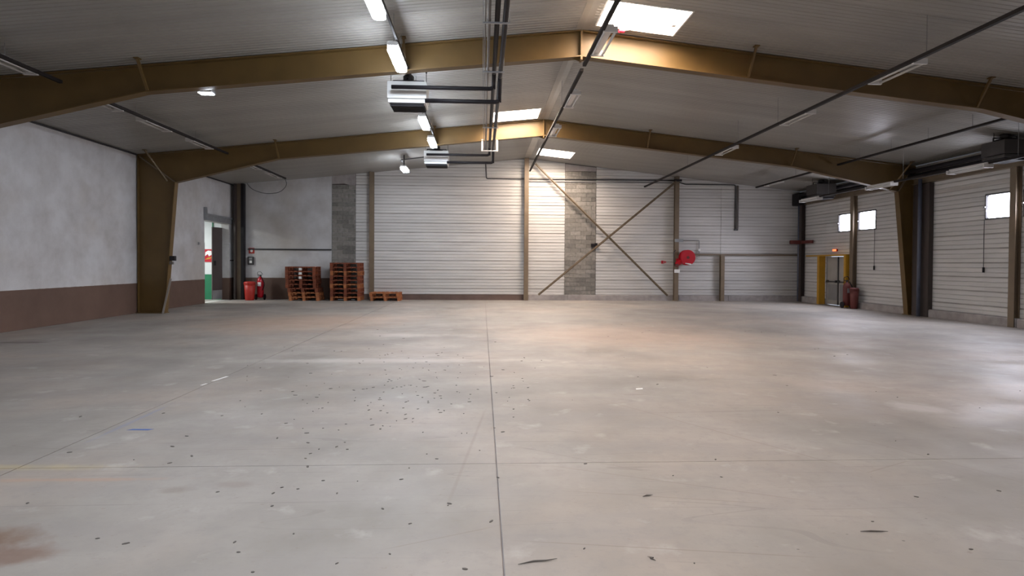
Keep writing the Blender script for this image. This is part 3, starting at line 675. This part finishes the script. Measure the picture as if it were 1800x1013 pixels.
# ---------------------------------------------------------------- pallets
def make_pallet(m, label, painted=False):
    t = thing('wooden_pallet', (0, 0, 0), label, 'pallet'); W, D, H = 1.32, .95, .19
    k = 0
    for y in (0, (D - .1) / 2, D - .1):
        for x in (0, (W - .12) / 2, W - .12):
            b = obj('block', MB().box(x - W / 2, x + .12 - W / 2, y, y + .1, .022, .118), WHITE if (painted and y == 0 and abs(x - (W - .12) / 2) < .01) else m, t)
        obj('stringer_board', MB().box(-W / 2, W / 2, y, y + .1, .118, .14), m, t)
    for x in (0, (W - .12) / 2, W - .12): obj('bottom_board', MB().box(x - W / 2, x + .12 - W / 2, 0, D, 0, .022), m, t)
    for k in range(7):
        x = k * (W - .13) / 6; obj('deck_board', MB().box(x - W / 2, x + .13 - W / 2, 0, D, .14, .165), m, t)
    return t
PH = .19
pr = make_pallet(WOOD, ''); pw = make_pallet(WOOD, '', True); po = make_pallet(WOOD2, '')
for p in (pr, pw, po):
    for ch in p.children: ch.scale.z = PH / .167; 
used = set()
def put(p, loc, rz, label, group):
    if p.name in used: o = copy_tree(p, loc)
    else: used.add(p.name); o = p; o.location = loc
    o.rotation_euler = (0, 0, rz); o['label'] = label; o['group'] = group; return o
ordw = ['bottom', 'second', 'third', 'fourth', 'fifth', 'sixth', 'seventh', 'eighth', 'ninth']
for k in range(8):
    sh = (.07, .04, .0, -.09, -.08, -.10, -.10, -.10)[k]
    nm = ordw[k] if k < 7 else 'topmost'
    put(pw if k >= 5 else (po if k < 2 else pr), (-8.0 + sh, 27.0 + random.uniform(-.02, .02), k * PH), random.uniform(-.012, .012),
        'reddish wooden pallet, %s%s in the shorter left stack' % (nm, '' if k in (0, 7) else ' from the floor'), 'pallets in the left stack')
for k in range(9):
    nm = ordw[k] if k < 8 else 'topmost'
    put(pr if k % 3 else po, (-6.13 + random.uniform(-.015, .015), 27.0 + random.uniform(-.02, .02), k * PH), random.uniform(-.012, .012),
        'orange-brown wooden pallet, %s%s in the tall stack before the block strip' % (nm, '' if k in (0, 8) else ' from the floor'), 'pallets in the tall stack')
put(po, (-4.35, 27.0, 0), .015, 'orange wooden pallet, lower of the low pair by the wall post', 'low pair of pallets')
put(po, (-4.40, 27.02, PH), -.02, 'orange wooden pallet, upper of the low pair by the wall post', 'low pair of pallets')

# ---------------------------------------------------------------- lit lamps of the bright row
def led(x, y, z, l=1.30, wd=.20):
    t = thing('ceiling_lamp', (x, y, z), '', 'ceiling lamp')
    c = .05
    obj('housing', MB().box(x - wd / 2, x + wd / 2, y - l / 2, y + l / 2, z + .02, z + .09, .02), WHITE, t)
    obj('diffuser', MB().prism([(x - wd / 2 + c, y - l / 2), (x + wd / 2 - c, y - l / 2), (x + wd / 2, y - l / 2 + c), (x + wd / 2, y + l / 2 - c), (x + wd / 2 - c, y + l / 2), (x - wd / 2 + c, y + l / 2), (x - wd / 2, y + l / 2 - c), (x - wd / 2, y - l / 2 + c)], 'z', z - .06, z + .02), LEDM, t)
    return t
LL = ['nearest lit lamp, cut by the top edge of the photo', 'lit white lamp just above the larger unit heater', None, 'lit white lamp right below the larger unit heater', 'lit white lamp right above the smaller unit heater', None]
for i, y in enumerate((8.95, 11.55, 14.2, 16.8, 19.45, 22.1)):
    t = led(-1.64, y, 5.62); t['label'] = LL[i] or ('lit white lamp hidden behind the larger unit heater' if i == 2 else 'lit white lamp hidden behind the smaller unit heater'); t['group'] = 'row of lit lamps'
    obj('hanger', MB().bar((-1.64, y - .5, 5.71), (-1.64, y - .5, ceil(-1.64)), .012).bar((-1.64, y + .5, 5.71), (-1.64, y + .5, ceil(-1.64)), .012), GREYM, t)
t = led(-3.2, 24.7, 5.55, 1.0, .24); t['label'] = 'far lit lamp left of the row, hung near the back wall'
obj('hanger', MB().bar((-3.2, 24.5, 5.64), (-3.2, 24.5, ceil(-3.2)), .05), DARK, t)
t = thing('ceiling_lamp', (-5.8, 12.9, 5.3), 'small lit lamp fixed under the nearest frame, left of the bright row', 'ceiling lamp')
obj('housing', MB().box(-5.96, -5.66, 12.80, 13.0, 5.26, 5.33, .02).box(-5.86, -5.82, 12.85, 12.9, 5.33, 5.42).box(-5.76, -5.72, 12.85, 12.9, 5.33, 5.42), GREYM, t)
obj('diffuser', MB().box(-5.94, -5.68, 12.81, 12.99, 5.245, 5.26), LEDM, t)
# cable tray of the bright row
def tray(name, x, z, segs, m, label, wires=(), wd=.05, hh=.04):
    t = thing(name, (x, segs[0][0], z), label, 'cable tray')
    for a, b in segs: obj('tray_length', MB().box(x - wd, x + wd, a, b, z - hh, z + .01), TRAYM, t)
    for y in wires: obj('wire', MB().bar((x, y, z), (x, y, ceil(x)), .008), GREYM, t)
    return t
tray('cable_tray', -1.56, 5.76, [(7, 22.5)], DARK, 'dark tray above the row of lit lamps', wd=.018)
rail([(-1.6, 22.4, 5.74), (-3.2, 23.6, 5.74), (-3.2, 24.3, 5.74)], .02, DARK, 'cable_run', 'dark cable leading from the lamp row to the far left lit lamp', 'cable')

# unlit fluorescent battens
def batten(x, y, z, l=1.25, tilt=0):
    t = thing('fluorescent_lamp', (x, y, z), '', 'fluorescent lamp')
    obj('body', MB().prism([(x - .05, z + .02), (x + .05, z + .02), (x + .07, z + .06), (x + .05, z + .10), (x - .05, z + .10), (x - .07, z + .06)], 'y', y - l / 2, y + l / 2), LAMPB, t)
    for s in (-1, 1):
        obj('tube', MB().tube([(x + s * .10, y - l / 2 + .04, z - .01), (x + s * .10, y + l / 2 - .04, z - .01)], .026, 8), TUBE, t, sm=True)
    for yc in (y - l / 2 + .015, y + l / 2 - .015): obj('end_cap', MB().box(x - .13, x + .13, yc - .025, yc + .025, z - .04, z + .06), LAMPB, t)
    return t
rows = [
 ('ridge', 2.10, 5.90, [(8.2, 12.45), (12.75, 26.8)], [11.15, 15.1, 18.7], (9, 16, 23), .14,
  'dark tray with unlit lamps hung under the ridge', ['large unlit lamp under the ridge beside the nearest rooflight', 'unlit lamp under the ridge between the two frames, nearer one', 'unlit lamp under the ridge just before the second frame']),
 ('right', 7.62, 5.40, [(5, 27.9)], [10.95, 14.5, 18.8], (9.98, 15.17, 17.6, 22), .15,
  'long dark tray crossing the right half of the roof to the back wall post', ['nearest unlit lamp on the long right-hand tray, below the first frame', 'unlit lamp on the long right-hand tray between the two frames', 'unlit lamp on the long right-hand tray seen against the second frame']),
 ('far right', 12.3, 5.24, [(12.8, 20.2), (20.6, 26.4)], [25.0], (14.5, 16, 17.5, 19, 23), .12,
  'dark tray above the right-hand windows, hung by thin wires', ['unlit lamp at the far end of the tray above the right-hand windows']),
 ('left', -8.42, 5.31, [(8, 12.4), (12.8, 20.2), (20.6, 26.0)], [11.2, 13.9, 16.1, 18.6, 22.7, 25.0], (11, 15, 18, 22), -.15,
  'dark tray with unlit lamps along the left side of the roof', ['nearest unlit lamp of the left tray, above the first frame at the left edge', 'unlit lamp of the left tray peeping out right under the first frame', 'unlit lamp of the left tray above the plain left wall', 'unlit lamp of the left tray against the second frame', 'unlit lamp of the left tray just past the second frame', 'unlit lamp at the far end of the left tray']),
 ('eave', 13.05, 4.42, [(12, 24)], [15.45, 19.0, 23.2], (14, 18, 22), -.02,
  'dark tray close to the right wall above the windows', ['unlit lamp below the nearer dark unit heater by the right wall', 'unlit lamp by the right knee of the second frame', 'unlit lamp below the far dark unit heater']),
]
for key, x, z, segs, fy, wy, off, lb, labs in rows:
    tray('cable_tray', x, z, segs, DARK, lb, wy, .035, .05)
    for y, l in zip(fy, labs):
        b = batten(x + off, y, z - .10 if abs(off) < .05 else z - .03); b['label'] = l; b['group'] = 'unlit fluorescent lamps'
rail([(-8.42, 25.9, 5.28), (-8.42, 26.3, 5.05), (-8.9, 26.7, 4.75), (-9.6, 26.9, 4.72), (-10.3, 27.2, 4.95), (-10.6, 27.5, 5.25)], .012, DARK, 'hanging_cable', 'loose dark cable sagging from the end of the left tray to the wall', 'cable', br=.3)

# ---------------------------------------------------------------- unit heaters
def heater(x0, x1, y0, y1, z0, z1, label, m, grp, dark=False):
    xc, yc = (x0 + x1) / 2, (y0 + y1) / 2
    t = thing('unit_heater', (xc, yc, z0), label, 'heater', grp); h = z1 - z0
    obj('casing', MB().box(x0, x1, y0, y1, z0 + h * .30, z1, .012), m, t)
    obj('lower_trim', MB().box(x0 + .015, x1 - .015, y0 + .012, y1 - .012, z0 + h * .12, z0 + h * .27, .01), m, t)
    mb = MB().box(x0 + .05, x1 - .05, y0 + .05, y1 - .05, z0 + h * .06, z0 + h * .12)
    obj('outlet_box', mb, BLACK, t)
    n = 8
    mb = MB()
    for k in range(n):
        yk = y0 + .07 + (y1 - y0 - .14) * k / (n - 1); mb.bar((x0 + .06, yk, z0 + h * .03), (x1 - .06, yk, z0 + h * .03), .012, .05, up=(0, .5, 1))
    o = obj('louvre_slats', mb, DARK, t); o['kind'] = 'stuff'
    zt = z1
    obj('fan_ring', MB().tube([(xc, yc, zt), (xc, yc, zt + .05)], [.30, .26], 20), BLACK, t)
    obj('motor', MB().tube([(xc, yc, zt + .05), (xc, yc, zt + .20), (xc, yc, zt + .24)], [.12, .12, .07], 12), DARK, t, sm=True)
    obj('fan_guard', MB().bar((xc - .34, yc, zt + .1), (xc + .34, yc, zt + .1), .03).bar((xc, yc - .3, zt + .1), (xc, yc + .3, zt + .1), .03).bar((xc - .34, yc, zt), (xc - .34, yc, zt + .1), .03).bar((xc + .34, yc, zt), (xc + .34, yc, zt + .1), .03), DARK, t)
    for x in (x0 + .03, x1 - .03): obj('hanging_rod', MB().bar((x, yc, zt), (x, yc, ceil(x)), .012).bar((x, yc, zt + .28), (x, yc, zt + .44), .035), DARK, t)
    return t
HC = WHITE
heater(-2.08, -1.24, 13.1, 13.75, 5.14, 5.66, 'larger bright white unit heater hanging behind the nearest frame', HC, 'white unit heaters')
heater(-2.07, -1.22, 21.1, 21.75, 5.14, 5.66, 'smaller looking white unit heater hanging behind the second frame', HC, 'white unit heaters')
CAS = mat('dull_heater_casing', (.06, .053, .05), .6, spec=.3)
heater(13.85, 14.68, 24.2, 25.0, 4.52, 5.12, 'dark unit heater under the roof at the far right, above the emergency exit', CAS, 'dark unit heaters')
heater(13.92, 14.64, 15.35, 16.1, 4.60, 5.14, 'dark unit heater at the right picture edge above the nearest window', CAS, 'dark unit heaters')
# insulated supply and return pipes
def pipe(name, x, z, y0, y1, rad, m, label, joints=()):
    t = thing(name, (x, y0, z), label, 'pipe'); obj('run', MB().tube([(x, y0, z), (x, y1, z)], rad, 14), m, t, sm=True)
    for y in joints: obj('collar', MB().tube([(x, y, z), (x, y + .06, z)], rad * 1.25, 12), m, t)
    return t
pa = pipe('insulated_pipe', .215, 5.64, 2, 20.8, .042, BLACK, 'left of the two thick black pipes running down the hall to the heaters')
pb = pipe('insulated_pipe', .345, 5.62, 2, 20.95, .045, BLACK, 'right of the two thick black pipes running down the hall to the heaters')
for tt, x, z, rad, ye, zb, xe in ((pa, .215, 5.64, .042, 12.85, 5.46, -1.95), (pb, .345, 5.62, .045, 13.05, 5.235, -1.26)):
    for dy, ds in ((0, 0), (7.9, 0)):
        y = ye + dy
        pts = bend([(x, y - .5, z), (x, y - .02, zb + .08), (x, y, zb), (x - .25, y, zb), (xe, y, zb)], .09, 5)
        obj('branch', MB().tube(pts, rad * (1.02 if dy == 0 else 1.0), 14), BLACK, tt, sm=True)
pipe('conduit', .085, 5.62, 2, 20.6, .026, PIPEB, 'thin grey-brown pipe running left beside the two thick black pipes', (8.0, 9.6, 10.4, 12.1, 16.9))
pipe('conduit', .025, 5.62, 2, 20.5, .010, PIPEB, 'thinnest pipe, leftmost of the bundle running down the hall')
for y in (9.6, 12.05, 14.3, 17.0): 
    t = thing('pipe_hanger', (.2, y, 5.56), 'steel cross bar holding the pipe bundle, %s' % {9.6: 'nearest, in front of the first frame', 12.05: 'just in front of the first frame', 14.3: 'first one past the larger heater', 17.0: 'midway between the two frames'}[y], 'pipe hanger', 'pipe hangers')
    obj('cross_bar', MB().box(-.02, .42, y - .015, y + .015, 5.555, 5.58), GALV, t)
    for x in (-.01, .41): obj('rod', MB().bar((x, y, 5.56), (x, y, ceil(x)), .010), GALV, t)
t = thing('pipe_hanger', (.2, 20.35, 5.6), 'pale strap hanger fixed under the second frame around the pipes', 'pipe hanger', 'pipe hangers')
for x in (-.03, .47): obj('strap', MB().box(x - .03, x + .03, 20.3, 20.33, 5.52, 5.92), LAMPB, t)
obj('cross_bar', MB().box(-.06, .50, 20.29, 20.32, 5.52, 5.55), LAMPB, t)
# conduits on the back wall
rail([(.12, YB - .03, 6.4), (.16, YB - .03, 5.68), (9.05, YB - .03, 5.70)], .024, DARK, 'wall_conduit', 'dark conduit running level along the top of the back wall', 'conduit')
o = obj('cable_channel', MB().box(2.15, 8.95, YB - .06, YB - .015, 5.56, 5.62), GREYM, None, (5, YB, 5.6)); tag(o, 'grey cable channel directly below the dark conduit on the back wall', 'channel')
rail([(9.3, YB - .03, 5.62), (9.6, YB - .03, 5.53), (12.02, YB - .03, 5.53), (12.02, YB - .03, 3.42)], .026, DARK, 'wall_conduit', 'dark conduit turning down the wall right of the hose reel post', 'conduit')
o = obj('cable_channel', MB().box(12.09, 12.18, YB - .05, YB - .0, 3.45, 5.5), PIPEB, None, (12.1, YB, 4.5)); tag(o, 'vertical brown channel beside the conduit drop on the back wall', 'channel')
o = obj('socket', MB().box(11.98, 12.16, YB - .07, YB - .0, 3.36, 3.44), DARK, None, (12.1, YB, 3.4)); tag(o, 'small dark socket at the foot of the conduit drop', 'socket')
o = obj('bracket_box', MB().box(8.95, 9.32, YB - .36, YB - .28, 5.62, 5.72), BLACK, None, (9.1, YB, 5.7)); tag(o, 'small black box at the top of the hose reel post', 'box')
# window cords
for y, z, lb in ((22.42, 1.56, 'dark pull cord under the farther lit window pair'), (17.36, 1.54, 'dark pull cord under the window at the right picture edge')):
    t = thing('pull_cord', (XR - .06, y, z), lb, 'cord')
    obj('cord', MB().bar((XR - .05, y, 3.14), (XR - .05, y, z + .15), .012), DARK, t)
    obj('grip', MB().tube([(XR - .05, y, z), (XR - .05, y, z + .16)], .03, 8), BLACK, t)
# ---------------------------------------------------------------- bits on the floor
mb = MB(); rd = random.Random(3)
for k in range(280):
    y, x = (rd.gauss(7.6, 2.0), rd.gauss(-1.1, .85)) if k % 3 else (3.3 + 14 * rd.random() ** 1.4, rd.uniform(-5, 8))
    if y < 3.1: continue
    a = rd.uniform(0, 3.14); s = rd.uniform(.0025, .008) * (1 + y / 14); l = s * rd.uniform(1, 2.6)
    ca, sa = math.cos(a), math.sin(a)
    pts = [(x + ca * i * l - sa * j * s, y + sa * i * l + ca * j * s) for i, j in ((-1, -.4), (0, -1), (1, -.5), (.8, .6), (-.2, 1), (-1, .5))]
    mb.prism(pts, 'z', .0003, .004)
o = obj('debris_flecks', mb, mat('dark_debris', (.10, .088, .08), .8)); tag(o, 'small dark flecks of debris strewn over the concrete floor', 'debris', kind='stuff')
CH_ = [(1.24, 4.37, .045, .35, 'dark splinter lying on the floor right of the long joint, nearest the bottom'),
       (.33, 3.42, .12, .25, 'long thin dark splinter near the bottom edge, right of the long joint'), (1.0, 3.43, .03, 2.2, 'short dark chip at the bottom edge of the photo'), (2.55, 3.73, .09, -.05, 'thin reddish splinter in the lower right floor area')]
for x, y, l, a, lb in CH_:
    o = obj('wood_splinter', MB().tube([(x - l * math.cos(a), y - l * math.sin(a), .005), (x - l * .2, y + .004, .006), (x + l * .4, y + l * .3 * math.sin(a) - .003, .007), (x + l * math.cos(a), y + l * math.sin(a), .005)], [.0015, .005, .004, .001], 6), PIPEB, None, (x, y, 0)); tag(o, lb, 'splinter')
o = obj('tape_strip', MB().prism([(-3.90, 8.80), (-3.86, 8.79), (-3.80, 9.15), (-3.84, 9.16)], 'z', .0005, .003).prism([(-3.92, 8.5), (-3.89, 8.5), (-3.87, 8.62), (-3.90, 8.62)], 'z', .0005, .003), WHITE, None, (-3.85, 8.9, 0)); tag(o, 'white strip of tape on the left floor joint', 'tape')
o = obj('paper_scrap', MB().prism([(2.12, 8.1), (2.22, 8.12), (2.24, 8.2), (2.14, 8.18)], 'z', .0005, .004), WHITE, None, (2.17, 8.15, 0)); tag(o, 'white scrap of paper on the floor right of the middle', 'scrap')
o = obj('chalk_mark', MB().prism([(-3.62, 6.26), (-3.40, 6.25), (-3.36, 6.29), (-3.58, 6.30)], 'z', .0004, .0015), BLUE, None, (-3.5, 6.3, 0)); tag(o, 'short blue chalk mark beside the left floor joint', 'mark')
